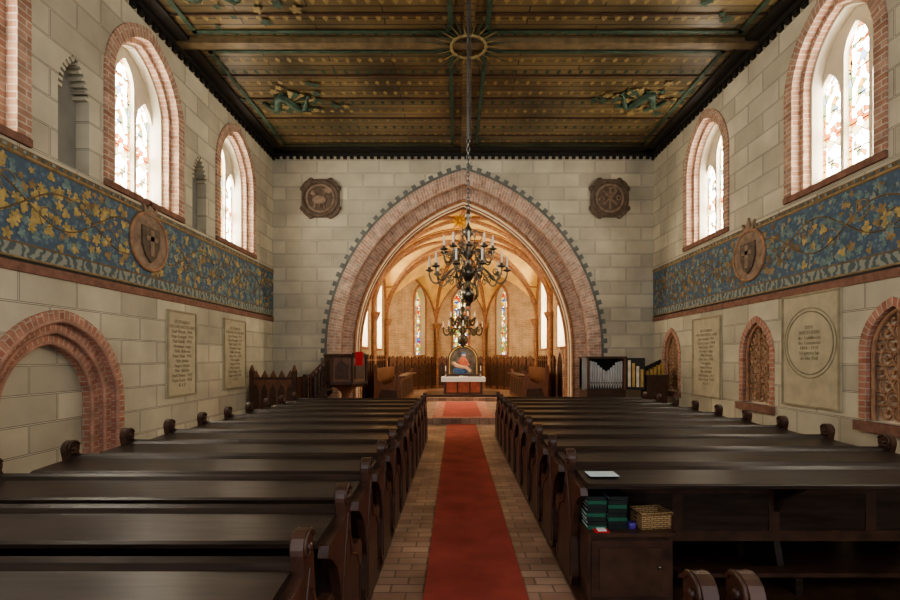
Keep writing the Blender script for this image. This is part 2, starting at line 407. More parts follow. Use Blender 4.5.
for u in LW: nave_window(u,winL,mapL,mat_from((XL-.45,0,0),(0,1,0),(0,0,1),(1,0,0)),glass_nave)
for u in RW: nave_window(u,winR,mapR,mat_from((XR+.45,0,0),(0,1,0),(0,0,1),(1,0,0)),glass_nave)
mb=MB()
for u in nichL:
    pts=arch(uc=u,t=.04,tb=.03,**nich); mb.prism(pts,mapL,-.22,-.2,plaster_grey)
    A=arch(uc=u,t=.02,**nich)
    for i in range(4,len(A)-5,2):
        p,q=Vector(A[i]),Vector(A[i+1]); t=(q-p).normalized(); nrm=Vector((t.y,-t.x))
        mb.prism([tuple(p),tuple(q),tuple(q+nrm*.07),tuple(p+nrm*.07)],mapL,-.2,0.0,ash_side)
mb.obj('wall_niche')
mb=MB()
for k,(t0,t1,w0,w1) in enumerate([(.30,.46,.05,-.05),(.15,.30,-.05,-.13),(0,.15,-.13,-.30)]):
    q=dict(bl); q['n']=18
    band(mb,q,t0,t1,mapL,w0,w1,brick_red)
    P=[mapL(u,v,w0-.01) for u,v in arch(t=t0+.01,**q)]; mb.tube(P,.03,brick_red,8)
mb.prism(arch(t=.05,**bl),mapL,-.30,-.28,ash_side)
mb.obj('blind_arch')
def inside(u,v,a):
    hw,rise,sp,b=a['hw'],a['rise'],a['spring'],a['base']
    c=max((rise*rise-hw*hw)/(2*hw),0); R=hw+c
    if v<b: return False
    if v<sp: return abs(u)<hw
    return (abs(u)+c)**2+(v-sp)**2<R*R
for u in trac:
    mb=MB(); A=dict(tr); A['uc']=u
    mb.prism(arch(t=.04,tb=.03,**A),mapR,-.15,-.13,terra_back)
    band(mb,A,0,.12,mapR,.02,-.15,brick_red)
    P=[mapR(a,b,-.06) for a,b in arch(t=-.04,**A)]; mb.tube(P,.03,terra,8)
    for i in range(-2,3):
        for j in range(0,8):
            cu=i*.21+(.105 if j%2 else 0); cv=.95+j*.185
            if inside(abs(cu)+.06,cv+.03,tr):
                mb.tube([mapR(u+cu+.10*math.cos(t),cv+.10*math.sin(t),-.09) for t in [2*math.pi*k/14 for k in range(14)]],.015,terra,6,closed=True)
                mb.prism(leafpts((u+cu,cv),.045,random.random()*6,4),mapR,-.11,-.08,terra)
    mb.tube([mapR(u,.85+1.5*k/10,-.07) for k in range(11)],.018,terra,6)
    mb.prism([(u-.56,.66),(u+.56,.66),(u+.56,.80),(u-.56,.80)],mapR,0,.09,red_strip)
    mb.obj('tracery_panel')

def frieze(mp,y1,y2,name,pal,meds,seed):
    random.seed(seed); mb=MB()
    zb,zt=2.9,4.33
    def strip(z0,z1,w,m): mb.prism([(y1,z0),(y2,z0),(y2,z1),(y1,z1)],mp,0,w,m)
    strip(zb+.24,zt-.12,.010,frieze_m)
    strip(zb+.06,zb+.24,.014,border_m)
    strip(zb+.225,zb+.25,.02,stem_m); strip(zb+.045,zb+.07,.02,gold2)
    strip(zt-.12,zt,.018,stem_m); strip(zt-.10,zt-.07,.024,gold2)
    strip(zb-.12,zb-.0,.03,red_strip); strip(zb,zb+.04,.012,black_m)
    y=y1
    while y<y2:
        mb.prism([(y,zt-.06),(y+.06,zt-.06),(y+.06,zt-.02),(y,zt-.02)],mp,.018,.026,border_m); y+=.14
    for ph,amp,zc in ((0,.26,3.72),(math.pi,.26,3.68)):
        P=[mp(y1+(y2-y1)*i/240,zc+amp*math.sin(ph+ (y1+(y2-y1)*i/240)*2.6),.012) for i in range(241)]
        mb.tube(P,.014,stem_m,5)
    y=y1+.35; k=0
    while y<y2-.3:   # curling tendrils
        if not any(abs(y-m)<.9 for m in meds):
            c=(y,3.55 if k%2 else 3.88); s_=1 if k%2 else -1
            mb.tube([mp(c[0]+.2*(1-j/20)*math.cos(j*.5),c[1]+s_*.2*(1-j/20)*math.sin(j*.5),.014) for j in range(19)],.009,gold2,5)
        y+=.55; k+=1
    y=y1+.1
    while y<y2-.1:
        for z in (3.22,3.33,3.44,3.55,3.66,3.77,3.88,3.99,4.10):
            yy=y+random.uniform(-.05,.05); zz=z+random.uniform(-.05,.05)
            if any(math.hypot(yy-m,zz-3.75)<.55 for m in meds): continue
            if random.random()<.24: continue
            r=random.uniform(.045,.095)
            zz=min(max(zz,3.14+r),4.2-r)
            w=.016+random.random()*.006
            mb.face([mp(a,b,w) for a,b in leafpts((yy,zz),r,random.random()*6,random.choice([3,5,5]))],random.choice(pal(yy)))
        y+=.135
    for m in meds:
        mb.prism([(m+.50*math.cos(t),3.75+.50*math.sin(t)) for t in [2*math.pi*k/32 for k in range(32)]],mp,0,.03,relief_l)
        mb.tube([mp(m+.50*math.cos(t),3.75+.50*math.sin(t),.03) for t in [2*math.pi*k/32 for k in range(32)]],.03,terra,6,closed=True)
        mb.prism([(m-.24,4.0),(m+.24,4.0),(m+.24,3.7),(m+.15,3.5),(m,3.38),(m-.15,3.5),(m-.24,3.7)],mp,.03,.06,relief_m)
        mb.prism([(m-.05,3.95),(m+.05,3.95),(m+.05,3.5),(m-.05,3.5)],mp,.06,.08,relief_l)
        mb.prism([(m-.16,3.84),(m+.16,3.84),(m+.16,3.76),(m-.16,3.76)],mp,.06,.08,relief_l)
        mb.prism([(m-.16,4.2),(m-.2,4.42),(m-.08,4.3),(m,4.5),(m+.08,4.3),(m+.2,4.42),(m+.16,4.2)],mp,.0,.05,relief_l)
    mb.obj(name)
frieze(mapL,0,D-.01,'trim_painted_frieze_left',lambda y:[gold,gold,gold2,gold,teal] if y<8.3 else [teal,gold2,teal,gold,border_m],[8.5],3)
frieze(mapR,0,D-.01,'trim_painted_frieze_right',lambda y:[gold2,teal,gold,border_m,teal] if y<8.2 else [gold2,teal,stem_m,border_m],[9.6],5)

def tablet(mp,u0,u1,z0,z1,side,lines,circle=False):
    mb=MB(); mb.prism([(u0,z0),(u1,z0),(u1,z1),(u0,z1)],mp,0.002,.035,stone)
    e=.035
    for a,b,c,d in ((u0,u1,z1-e,z1),(u0,u1,z0,z0+e),(u0,u0+e,z0+e,z1-e),(u1-e,u1,z0+e,z1-e)):
        mb.prism([(a,c),(b,c),(b,d),(a,d)],mp,.035,.055,stone_edge)
    um=(u0+u1)/2; zm=(z0+z1)/2
    if circle:
        R=(u1-u0)/2-.07
        for rr in (R,R*.9): mb.tube([mp(um+rr*math.cos(t),zm+.12+rr*math.sin(t),.036) for t in [2*math.pi*k/40 for k in range(40)]],.012,engr if rr<R else stone_edge,6,closed=True)
    o=mb.obj('stone_tablet')
    cu=bpy.data.curves.new('inscription','FONT'); cu.body='\n'.join(lines); cu.size=.095 if not circle else .085; cu.align_x='CENTER'; cu.align_y='CENTER'; cu.extrude=.002
    t=bpy.data.objects.new('inscription',cu); SC.collection.objects.link(t); t.parent=o; cu.materials.append(engr)
    if side=='L': t.matrix_world=mat_from(mp(um,zm,.038),(0,1,0),(0,0,1),(1,0,0))
    else: t.matrix_world=mat_from(mp(um,zm+(.12 if circle else 0),.038),(0,-1,0),(0,0,1),(-1,0,0))
names=['ES STARBEN','FUR DAS VATERLAND','Karl Wendt  1914','Otto Krueger  1914','Paul Schulz  1915','Hermann Lange','Wilh. Behrens','Ernst Voss  1916','Fritz Jahnke','August Peters','Max Hinrichs','Emil Dahms  1917','Franz Koch  1918','R. I. P.']
tablet(mapL,9.0,10.0,.95,2.62,'L',names); tablet(mapL,11.2,12.35,.95,2.64,'L',names)
tablet(mapR,7.3,8.6,.88,2.78,'R',['DEM','ANDENKEN','der Gefallenen','der Gemeinde','1914 - 1918','Sei getreu bis','an den Tod'],True); tablet(mapR,10.6,11.85,.78,2.65,'R',names)

def relief(cx,cz,kind):
    mb=MB(); R=.56; pts=[]
    for i in range(48):
        a=2*math.pi*i/48
        k=1/max(abs(math.cos(a)),abs(math.sin(a)))
        r=min(R*k*1.0, R*1.12+.05*math.cos(4*a+math.pi))
        pts.append((cx+r*math.cos(a),cz+r*math.sin(a)))
    mb.prism(pts,mapF,0,.07,relief_m)
    for a in range(4):
        t=math.pi/4+a*math.pi/2
        for dt in (-.28,.28): mb.ball((cx+.6*math.cos(t+dt),D-.05,cz+.6*math.sin(t+dt)),.09,relief_m,ry=.5)
    for rr,w in ((.52,.045),(.40,.03)):
        mb.tube([mapF(cx+rr*math.cos(t),cz+rr*math.sin(t),.07) for t in [2*math.pi*k/36 for k in range(36)]],w,relief_m if rr>.5 else relief_l,8,closed=True)
    def bar(x0,z0,x1,z1,t=.03): mb.tube([mapF(cx+x0,cz+z0,.09),mapF(cx+x1,cz+z1,.09)],t,relief_l,6)
    if kind:
        bar(-.2,-.2,.2,.2); bar(-.2,.2,.2,-.2); bar(0,-.32,0,.32)
        mb.tube([mapF(cx+.09+.09*math.cos(t),cz+.22+.09*math.sin(t),.09) for t in [2*math.pi*k/14 for k in range(14)]],.025,relief_l,6,closed=True)
        bar(-.33,-.08,-.24,.08,.02); bar(-.24,.08,-.17,-.08,.02); mb.tube([mapF(cx+.26+.06*math.cos(t),cz+.06*math.sin(t),.09) for t in [2*math.pi*k/14 for k in range(14)]],.02,relief_l,6,closed=True)
    else:
        mb.ball((cx-.02,D-.09,cz-.05),.17,relief_l,rx=1.3,ry=.4,rz=.8); mb.ball((cx-.2,D-.1,cz+.13),.09,relief_l,ry=.5)
        bar(-.15,-.1,-.17,-.3,.028); bar(.1,-.12,.13,-.3,.028); bar(-.02,-.12,0,-.28,.025); bar(.1,.0,.16,.34,.018); bar(.05,.24,.27,.26,.015)
        mb.prism([(cx+.16,cz+.33),(cx+.34,cz+.28),(cx+.30,cz+.12),(cx+.15,cz+.16)],mapF,.08,.1,relief_l)
    mb.obj('wall_relief')
relief(-4.02,6.44,0); relief(4.56,6.44,1)

# ---------------- chancel ----------------
CW=3.5; YA=D+1.0; YB=22.0; YE=25.0; SPR,RISE=3.4,3.25
def fprof(a,hw,rise):
    c=max((rise*rise-hw*hw)/(2*hw),0); R=hw+c; v=R*R-(abs(a)+c)**2
    if rise<hw: return rise*math.sqrt(max(0,1-(a/hw)**2))
    return math.sqrt(max(v,0))
nb=2; bay=(YB-YA)/nb
def vz(x,y):
    k=min(int((y-YA)/bay),nb-1); yc=YA+bay*(k+.5)
    return SPR+max(fprof(x,CW,RISE),fprof(y-yc,bay/2,RISE-.15))
croot=bpy.data.objects.new('ceiling_chancel',None); SC.collection.objects.link(croot)
mb=MB()
rows=[]
ny=120; nx=90
for i in range(ny+1):
    y=YA+(YB-YA)*i/ny
    rows.append([(CX+x,y,vz(x,y)) for x in [-CW+2*CW*j/nx for j in range(nx+1)]])
mb.grid(rows,vaultm,True)
AP=[(-CW,YB),(-1.3,YE),(1.3,YE),(CW,YB)]
for a,b in zip(AP[:-1],AP[1:]):
    rows=[]
    for i in range(31):
        t=i/30; w=(a[0]+(b[0]-a[0])*t,a[1]+(b[1]-a[1])*t); lun=fprof((t-.5)*2*1.3,1.3,2.3)
        rows.append([(CX+w[0]*r,YB+(w[1]-YB)*r,SPR+max(fprof(r*CW,CW,RISE),lun)) for r in [j/30 for j in range(31)]])
    mb.grid(rows,vaultm,True)
mb.obj('vault_shell',parent=croot)
mb=MB()
for y in (YA+.12,YA+bay,YB):
    mb.tube([(CX+x,y,SPR+fprof(x,CW,RISE)-.04) for x in [CW*math.sin(math.pi*j/48) for j in range(-24,25)]],.12,ribm,8)
    for dy in (-.32,.32):
        if YA<y+dy<YB: mb.tube([(CX+x,y+dy,vz(x,y+dy)-.0) for x in [CW*.98*math.sin(math.pi*j/48) for j in range(-24,25)]],.03,ribline,6)
for k in range(nb):
    for s in (-1,1):
        mb.tube([(CX+s*CW*q,YA+bay*(k+.5)+bay/2*q,vz(CW*q,YA+bay*(k+.5)+bay/2*q*.999)-.03) for q in [math.sin(math.pi*j/48) for j in range(-24,25)]],.085,ribm,8)
    for s in (-1,1):
        mb.tube([(CX+s*(CW-.03),YA+bay*(k+.5)+q,SPR+fprof(q,bay/2,RISE-.15)) for q in [bay/2*math.sin(math.pi*j/32) for j in range(-16,17)]],.07,ribm,8)
mb.tube([(CX,YA+j*.2,SPR+RISE-.03) for j in range(34)],.07,ribm,8)
for a in AP:
    mb.tube([(CX+a[0]*r,YB+(a[1]-YB)*r,SPR+fprof(r*CW,CW,RISE)-.03) for r in [math.sin(math.pi/2*j/24) for j in range(25)]],.10,ribm,8)
for a,b in zip(AP[:-1],AP[1:]):
    mb.tube([(CX+(a[0]+(b[0]-a[0])*t)*.985,YB+(a[1]+(b[1]-a[1])*t-YB)*.985,SPR+fprof((t-.5)*2.6,1.3,2.3)) for t in [.5+.5*math.sin(math.pi*j/32) for j in range(-16,17)]],.07,ribm,8)
for x,y in [(-CW,YA+.12),(CW,YA+.12),(-CW,YA+bay),(CW,YA+bay)]+AP:
    sx=-.08 if x>0 else .08
    for d in (-.12,0,.12):
        mb.lathe([(.08,.15),(.08,SPR)],(CX+x+sx,y+d-(.1 if y>YB else 0),0),ribm,8)
    mb.lathe([(.12,SPR-.25),(.24,SPR),(.26,SPR+.08)],(CX+x+sx,y-(.1 if y>YB else 0),0),ribm,10)
mb.obj('vault_ribs',parent=croot)
def chancel_wall(name,p,q,wins,mat,gl):
    global wi
    p=Vector((p[0]+CX,p[1],0)); q=Vector((q[0]+CX,q[1],0)); L=(q-p).length; t=(q-p)/L; n=Vector((t.y,-t.x,0))
    mid=Vector((CX,20,0))
    if (mid-p).dot(n)<0: n=-n
    Mx=mat_from(p-n*.25,t,(0,0,1),n)
    hs=[arch(t=.02,tb=.02,**w) for w in wins]
    plate(name,[(-.3,0),(L+.3,0),(L+.3,7.2),(-.3,7.2)],hs,.5,Mx,mat)
    mp=lambda u,v,w:tuple(p+t*u+n*w+Vector((0,0,v)))
    for w in wins:
        wi+=1; m2=MB(); band(m2,w,0,.14,mp,.02,-.3,ribm,plaster)
        pts=arch(t=.02,tb=.01,**w); m2.face([mp(a,b,-.29) for a,b in pts],gl,[(a-w['uc'],b) for a,b in pts])
        u=w['uc']; m2.prism([(u-.025,w['base']),(u+.025,w['base']),(u+.025,w['spring']+w['rise']*.8),(u-.025,w['spring']+w['rise']*.8)],mp,-.28,-.22,plaster)
        m2.prism([(u-w['hw']-.1,w['base']-.08),(u+w['hw']+.1,w['base']-.08),(u+w['hw']+.1,w['base']),(u-w['hw']-.1,w['base'])],mp,-.29,.05,ribm)
        m2.obj('window_%d'%wi)
    return mp
sw=lambda u:dict(uc=u,hw=.6,rise=.85,spring=4.6,base=2.1)
chancel_wall('wall_chancel_left',(-CW,YA),(-CW,YB),[sw(bay*.5),sw(bay*1.5)],brick_wall,glass_choir)
mpr=chancel_wall('wall_chancel_right',(CW,YA),(CW,YB),[sw(bay*.5),sw(bay*1.5)],brick_wall,glass_choir)
aw=lambda u:dict(uc=u,hw=.38,rise=.7,spring=4.55,base=1.85)
chancel_wall('wall_apse_left',AP[0],AP[1],[aw(2.45)],brick_wall,glass_apse)
chancel_wall('wall_apse_back',AP[1],AP[2],[aw(1.3)],brick_wall,glass_apse)
chancel_wall('wall_apse_right',AP[2],AP[3],[aw(3.72-2.45)],brick_wall,glass_apse)
mb=MB(); dd=dict(uc=1.75,hw=.45,rise=.6,spring=1.30,base=.15)
band(mb,dd,0,.16,mpr,.06,.01,brick_uv); mb.prism(arch(**dd),mpr,0.008,.04,wood_dk)
for dx in (-.22,0,.22): mb.prism([(1.75+dx-.01,.2),(1.75+dx+.01,.2),(1.75+dx+.01,1.6),(1.75+dx-.01,1.6)],mpr,.04,.05,black_m)
mb.obj('door_1')
mb=MB()
mb.box(XL,XR,12.3,D,0,.15,floor_brick); mb.box(CX-4.2,CX+4.2,D,25.3,0,.15,floor_brick)
mb.obj('floor_chancel')
mb=MB(); mb.box(CX-1.7,CX+1.7,17.1,19.6,.15,.28,floor_brick); mb.box(CX-1.4,CX+1.4,17.4,19.5,.28,.36,wood_dk); mb.obj('altar_dais')
mb=MB(); mb.box(.14-.37,.14+.37,-1.0,12.28,0,.012,carpet); mb.obj('aisle_carpet')
mb=MB(); mb.box(.14-.75,.14+.85,12.32,17.05,.15,.162,carpet2)
mb.box(.14-.5,.14+.55,12.6,16.8,.162,.164,carpet); mb.obj('chancel_rug')
def wains(p,q,zb,h,name):
    p=Vector((p[0],p[1],0)); q=Vector((q[0],q[1],0)); L=(q-p).length; t=(q-p)/L; n=Vector((t.y,-t.x,0))
    if (Vector((CX,19,0))-p).dot(n)<0: n=-n
    mp=lambda u,v,w:tuple(p+t*u+n*w+Vector((0,0,v)))
    mb=MB(); mb.prism([(0,zb),(L,zb),(L,zb+h),(0,zb+h)],mp,0,.05,wood_red)
    k=max(1,round(L/.5)); s=L/k
    for i in range(k):
        u=s*i
        mb.prism([(u,zb),(u+.06,zb),(u+.06,zb+h+.12),(u,zb+h+.12)],mp,.05,.09,wood_dk)
        mb.prism([(u+.1,zb+.15),(u+s-.04,zb+.15),(u+s-.04,zb+h-.35),(u+s/2+.03,zb+h-.15),(u+.1,zb+h-.35)],mp,.05,.065,wood_dk)
        mb.prism([(u+.06,zb+h),(u+s,zb+h),(u+s/2+.03,zb+h+.16)],mp,.02,.06,wood_red)
    mb.prism([(0,zb+h-.06),(L,zb+h-.06),(L,zb+h),(0,zb+h)],mp,.05,.11,wood_red)
    mb.obj(name)
off=lambda a:(CX+a[0]*.96,YB+(a[1]-YB)*.95)
wains(off(AP[0]),off(AP[1]),.15,1.5,'trim_wainscot_1'); wains(off(AP[1]),off(AP[2]),.15,1.5,'trim_wainscot_2'); wains(off(AP[2]),off(AP[3]),.15,1.5,'trim_wainscot_3')
wains((CX-CW+.02,16.2),(CX-CW+.02,21.8),.15,1.5,'trim_wainscot_4'); wains((CX+CW-.02,17.8),(CX+CW-.02,21.8),.15,1.5,'trim_wainscot_5')
def stall(x,y0,y1,s,name):
    mb=MB(); L=y1-y0
    mb.box(x-.03,x+.03,y0,y1,.15,1.05,wood_red); mb.box(x-s*.02-.2,x-s*.02+.2,y0,y1,1.05,1.09,wood_dk)
    k=int(L/.5)
    for i in range(k):
        yy=y0+.06+i*L/k
        mb.prism([(yy,.3),(yy+L/k-.1,.3),(yy+L/k-.1,.8),(yy+L/k/2-.05,.95),(yy,.8)],lambda u,v,w:(x+s*(.03+w),u,v),0,.02,wood_dk)
    bx=x-s*.55
    mb.box(bx-.2,bx+.2,y0,y1,.52,.57,wood_dk); mb.box(bx-s*.24-.03,bx-s*.24+.03,y0,y1,.15,1.35,wood_red)
    for yy in (y0-.03,y1-.03):
        pr=[(-.30,.15),(.60,.15),(.60,.7),(.5,1.1),(.62,1.2),(.5,1.28),(.3,.9),(0,.8),(-.18,1.0),(-.2,1.4),(-.25,1.5),(-.32,1.42)]
        mb.prism([(bx+s*a,b) for a,b in pr],lambda u,v,w:(u,yy+w,v),0,.06,wood_red)
        mb.prism([(bx+s*a,b) for a,b in [(-.2,.3),(.5,.3),(.45,.62),(-.05,.66)]],lambda u,v,w:(u,yy-w,v),0,.015,wood_dk)
    mb.obj(name)
stall(CX-2.1,15.9,20.4,1,'choir_stall'); stall(CX+2.1,16.6,20.4,-1,'choir_stall.001')

mb=MB(); ax=.27
mb.box(ax-.72,ax+.72,17.85,18.5,.36,.92,wood_red)
mb.box(ax-.62,ax+.62,17.82,17.85,.42,.86,redpaint); 
for u in (-.7,-.24,.22,.66): mb.box(ax+u-.0,ax+u+.05,17.81,17.86,.38,.9,wood_dk)
mb.box(ax-.80,ax+.80,17.76,18.56,.92,.97,wood_red)
mb.box(ax-.82,ax+.82,17.74,18.58,.97,.985,white)
mb.box(ax-.82,ax+.82,17.735,17.745,.82,.985,white); 
mb.obj('altar')
mb=MB()
zb=.985; A=dict(uc=ax,hw=.48,rise=.5,spring=zb+.62,base=zb+.1)
mpA=lambda u,v,w:(u,18.42-w,v)
mb.box(ax-.66,ax+.66,18.35,18.55,zb,zb+.1,wood_dk)
mb.prism(arch(t=.02,**A),mpA,0,.03,icon_m)
band(mb,A,0,.1,mpA,.09,0,wood_dk)
P=[mpA(u,v,.09) for u,v in arch(t=.04,**A)]; mb.tube(P,.022,gilt,6)
mb.ball((ax,18.36,zb+.46),.20,redpaint,rx=1.0,ry=.5,rz=1.5); mb.ball((ax-.08,18.34,zb+.25),.26,bluepaint,rx=1.2,ry=.4,rz=.6)
mb.ball((ax+.02,18.34,zb+.80),.085,skin,ry=.7); mb.ball((ax+.02,18.37,zb+.83),.11,bluepaint,ry=.6,rz=1.1)
mb.tube([(ax-.3,18.28,zb+.45),(ax-.1,18.24,zb+.38),(ax+.12,18.24,zb+.36),(ax+.28,18.25,zb+.2)],lambda s:.075-.02*s,skin,8)
mb.ball((ax-.34,18.27,zb+.5),.07,skin)
mb.tube([(ax+.12,18.33,zb+.6),(ax+.22,18.3,zb+.45),(ax+.05,18.25,zb+.42)],.04,redpaint,8)
mb.obj('altarpiece')
for i,dx in enumerate((-.66,.66)):
    mb=MB(); mb.lathe([(.07,0),(.06,.02),(.02,.05),(.025,.12),(.018,.2),(.05,.24)],(0,0,0),brass,12); mb.lathe([(.018,.24),(.018,.42)],(0,0,0),candle,10)
    mb.obj('candlestick' if not i else 'candlestick.001',loc=(ax+dx,18.1,.985))
mb=MB(); mb.box(-.16,.16,-.1,.1,0,.03,white); mb.box(-.15,.0,-.09,.09,.03,.045,paper); mb.obj('altar_book',loc=(ax,17.98,.985))

mb=MB()
dirs=[Vector((math.cos(a)*math.cos(b),math.sin(a)*math.cos(b),math.sin(b))) for b in (-math.pi/4,0,math.pi/4) for a in [k*math.pi/4 for k in range(8)]]+[Vector((0,0,1)),Vector((0,0,-1))]
for d in dirs:
    o=d.orthogonal().normalized(); o2=d.cross(o)
    q=[d*.09+(o*math.cos(t)+o2*math.sin(t))*.06 for t in (0,math.pi/2,math.pi,3*math.pi/2)]
    for i in range(4): mb.face([q[i],q[(i+1)%4],d*.36],starm)
mb.tube([(0,0,.3),(0,0,.44)],.01,iron,5)
mb.obj('hanging_star',loc=(.12,15.75,6.17))

# ---------------- chandeliers ----------------
def chandelier(name,loc,sc,ztop,n1=8,brass=brass,fat=1.0):
    mb=MB()
    prof=[(.01,-.46),(.04,-.45),(.02,-.41),(.05,-.38),(.08,-.33),(.09,-.29),(.07,-.24),(.035,-.19),(.03,-.13),(.06,-.08),(.10,-.02),(.11,.03),(.05,.09),(.035,.2),(.07,.26),(.08,.31),(.04,.37),(.03,.5),(.07,.56),(.06,.62),(.02,.68),(.03,.78),(.05,.82),(.01,.9)]
    mb.lathe([(r*sc*fat**.5,z*sc) for r,z in prof],(0,0,0),brass,20)
    for k in range(10):
        a=2*math.pi*k/10
        mb.tube([(r*sc*math.cos(a+.25*j),r*sc*math.sin(a+.25*j),z*sc) for j,(r,z) in enumerate([(.04,-.13),(.11,-.18),(.15,-.25),(.14,-.32),(.09,-.38),(.03,-.42)])],.008*sc*fat,brass,5)
    mb.tube([(.035*sc*math.cos(t),0,(-.49+.035*math.sin(t))*sc) for t in [2*math.pi*k/12 for k in range(12)]],.010*sc,brass,6,closed=True)
    def tier(n,R,z0,zr,off,cs):
        for k in range(n):
            a=2*math.pi*k/n+off; ca_,sa=math.cos(a),math.sin(a)
            P=[(.08,z0),(.20*R/.5,z0+.06),(.30*R/.5,z0-.03),(.38*R/.5,z0-.13),(.46*R/.5,z0-.12),(R,z0-.02),(R,zr)]
            Q=[]
            for i in range(len(P)-1):
                p0=P[max(i-1,0)];p1=P[i];p2=P[i+1];p3=P[min(i+2,len(P)-1)]
                for j in range(5):
                    t=j/5
                    Q.append(tuple(.5*((2*p1[d])+(-p0[d]+p2[d])*t+(2*p0[d]-5*p1[d]+4*p2[d]-p3[d])*t*t+(-p0[d]+3*p1[d]-3*p2[d]+p3[d])*t**3) for d in (0,1)))
            Q.append(P[-1])
            mb.tube([(q[0]*sc*ca_,q[0]*sc*sa,q[1]*sc) for q in Q],.012*sc*fat,brass,6)
            for cr,cc in ((.055,(.27*R/.5,z0-.10)),(.045,(.40*R/.5,z0-.02)),(.04,(.16*R/.5,z0+.12))):
                mb.tube([((cc[0]+cr*(1-j/18)*math.cos(j*.55))*sc*ca_,(cc[0]+cr*(1-j/18)*math.cos(j*.55))*sc*sa,(cc[1]+cr*(1-j/18)*math.sin(j*.55))*sc) for j in range(15)],.007*sc*fat,brass,5)
            x,y=R*sc*ca_,R*sc*sa
            mb.lathe([(.012*sc,0),(.055*sc,.015*sc),(.06*sc,.03*sc),(.02*sc,.032*sc),(.022*sc,.07*sc)],(x,y,zr*sc),brass,12)
            mb.lathe([(.014*sc,.07*sc),(.014*sc,(.07+cs)*sc),(.004*sc,(.10+cs)*sc)],(x,y,zr*sc),candle,8)
    tier(n1,.55,.0,.02,0,.13); tier(n1,.36,.28,.30,math.pi/n1,.12)
    for k in range(6):
        a=k*math.pi/3; mb.tube([(.03*sc*math.cos(a)+r*sc*math.cos(a),.03*sc*math.sin(a)+r*sc*math.sin(a),(.55+z)*sc) for r,z in ((0,0),(.08,.06),(.14,.02),(.17,-.05),(.14,-.08))],.008*sc*fat,brass,5)
    h=(ztop-loc[2])
    z=.9*sc; i=0
    while z<min(1.9*sc,h):
        a=(i%2)*math.pi/2
        mb.tube([(.022*sc*math.cos(t)*math.cos(a),.022*sc*math.cos(t)*math.sin(a),z+.03*sc+.04*sc*math.sin(t)) for t in [2*math.pi*k/10 for k in range(10)]],.008*sc,iron,5,closed=True)
        z+=.06*sc; i+=1
    if z<h:
        mb.tube([(0,0,z),(0,0,h)],.02*sc,iron,8)
        mb.tube([(.04,0,z),(.04,0,h)],.007,iron,6)
    mb.lathe([(.02,h-.12),(.1,h-.04),(.12,h)],(0,0,0),iron,14)
    mb.obj(name,loc=loc)
chandelier('chandelier',(.19,7.5,3.02),1.10,ZC-.07,10)
chandelier('chandelier.001',(.24,16.95,2.68),1.25,SPR+RISE-.1,8,brass2,1.8)

# ---------------- pews ----------------
def endprof():
    pts=[(-.12,0),(.40,0),(.40,.10),(.36,.14),(.36,.36),(.41,.42),(.42,.50),(.36,.55),(.24,.56),(.15,.60),(.10,.68),(.085,.78),(.075,.86)]
    for i in range(13):
        a=-.5+ (math.pi+.7)*i/12
        pts.append((.0+.072*math.cos(a),.915+.072*math.sin(a)))
    pts+=[(-.05,.82),(-.12,.80),(-.38,.79),(-.40,.74),(-.32,.70),(-.22,.62),(-.16,.50),(-.12,.36),(-.16,.14),(-.16,.08)]
    return pts
EP=endprof()
def pew(L,extra=None):
    mb=MB()
    ends=[0,L-.05]
    if extra: ends+= [extra]
    for x in ends:
        mp=lambda u,v,w:(x+w,u,v)
        mb.prism(EP,mp,0,.05,wood_end)
        for s,wx in ((-1,0),(1,.05)):
            sp=[(x+wx,(.072-.0045*i)*math.cos(i*.5+.4),.915+(.072-.0045*i)*math.sin(i*.5+.4)) for i in range(13)]
            mb.tube(sp,.011,wood_end,5)
            mb.ball((x+wx,0,.915),.02,wood_end,8)
            mb.tube([(x+wx,-.10,.06),(x+wx,-.09,.5),(x+wx,-.02,.72),(x+wx,.02,.82)],.008,wood_end,5)
            mb.tube([(x+wx,.33,.06),(x+wx,.33,.40),(x+wx,.25,.5),(x+wx,.10,.56),(x+wx,.04,.72)],.008,wood_end,5)
    a,b=.05,L-.05
    mb.prism([(-.40,.785),(-.05,.805),(-.05,.835),(-.06,.84),(-.39,.82),(-.41,.81),(-.41,.79)],lambda u,v,w:(a+w,u,v),0,b-a,wood)
    mb.prism([(-.04,.30),(-.01,.30),(.03,.86),(0,.875),(-.03,.86),(-.055,.84)],lambda u,v,w:(a+w,u,v),0,b-a,wood)
    mb.box(a,b,-.055,-.03,.30,.38,wood_end); mb.box(a,b,-.055,-.03,.66,.74,wood_end)
    k=4
    for i in range(k+1): mb.box(a+(b-a-.08)*i/k,a+(b-a-.08)*i/k+.08,-.05,-.03,.38,.66,wood_end)
    mb.box(a,b,0,.37,.43,.465,wood); mb.box(a,b,.34,.365,.36,.43,wood)
    mb.box(a+.68,b,-.26,-.14,.12,.15,wood_end)
    m=(a+b)/2
    mb.prism([(-.14,0),(.34,0),(.30,.08),(.26,.43),(-.03,.43),(-.04,.30),(-.10,.08)],lambda u,v,w:(m+w,u,v),0,.05,wood)
    mb.prism([(-.28,0),(-.12,0),(-.12,.12),(-.28,.12)],lambda u,v,w:(m+w,u,v),0,.05,wood)
    mb.prism([(-.04,.78),(-.36,.78),(-.10,.62),(-.04,.5)],lambda u,v,w:(m+w,u,v),0,.04,wood)
    return mb
PZ=.02
mb=MB(); mb.box(-3.42,-.60,1.1,10.3,0,PZ,wood_dk); mb.box(.84,4.05,3.2,10.6,0,PZ,wood_dk); mb.obj('floor_pew_boards')
o=None
for i in range(12):
    y=1.95+.7*i
    if o is None: o=pew(2.68).obj('pew',loc=(-3.28,y,PZ))
    else: inst(o,'pew.%03d'%i,(-3.28,y,PZ))
r=None
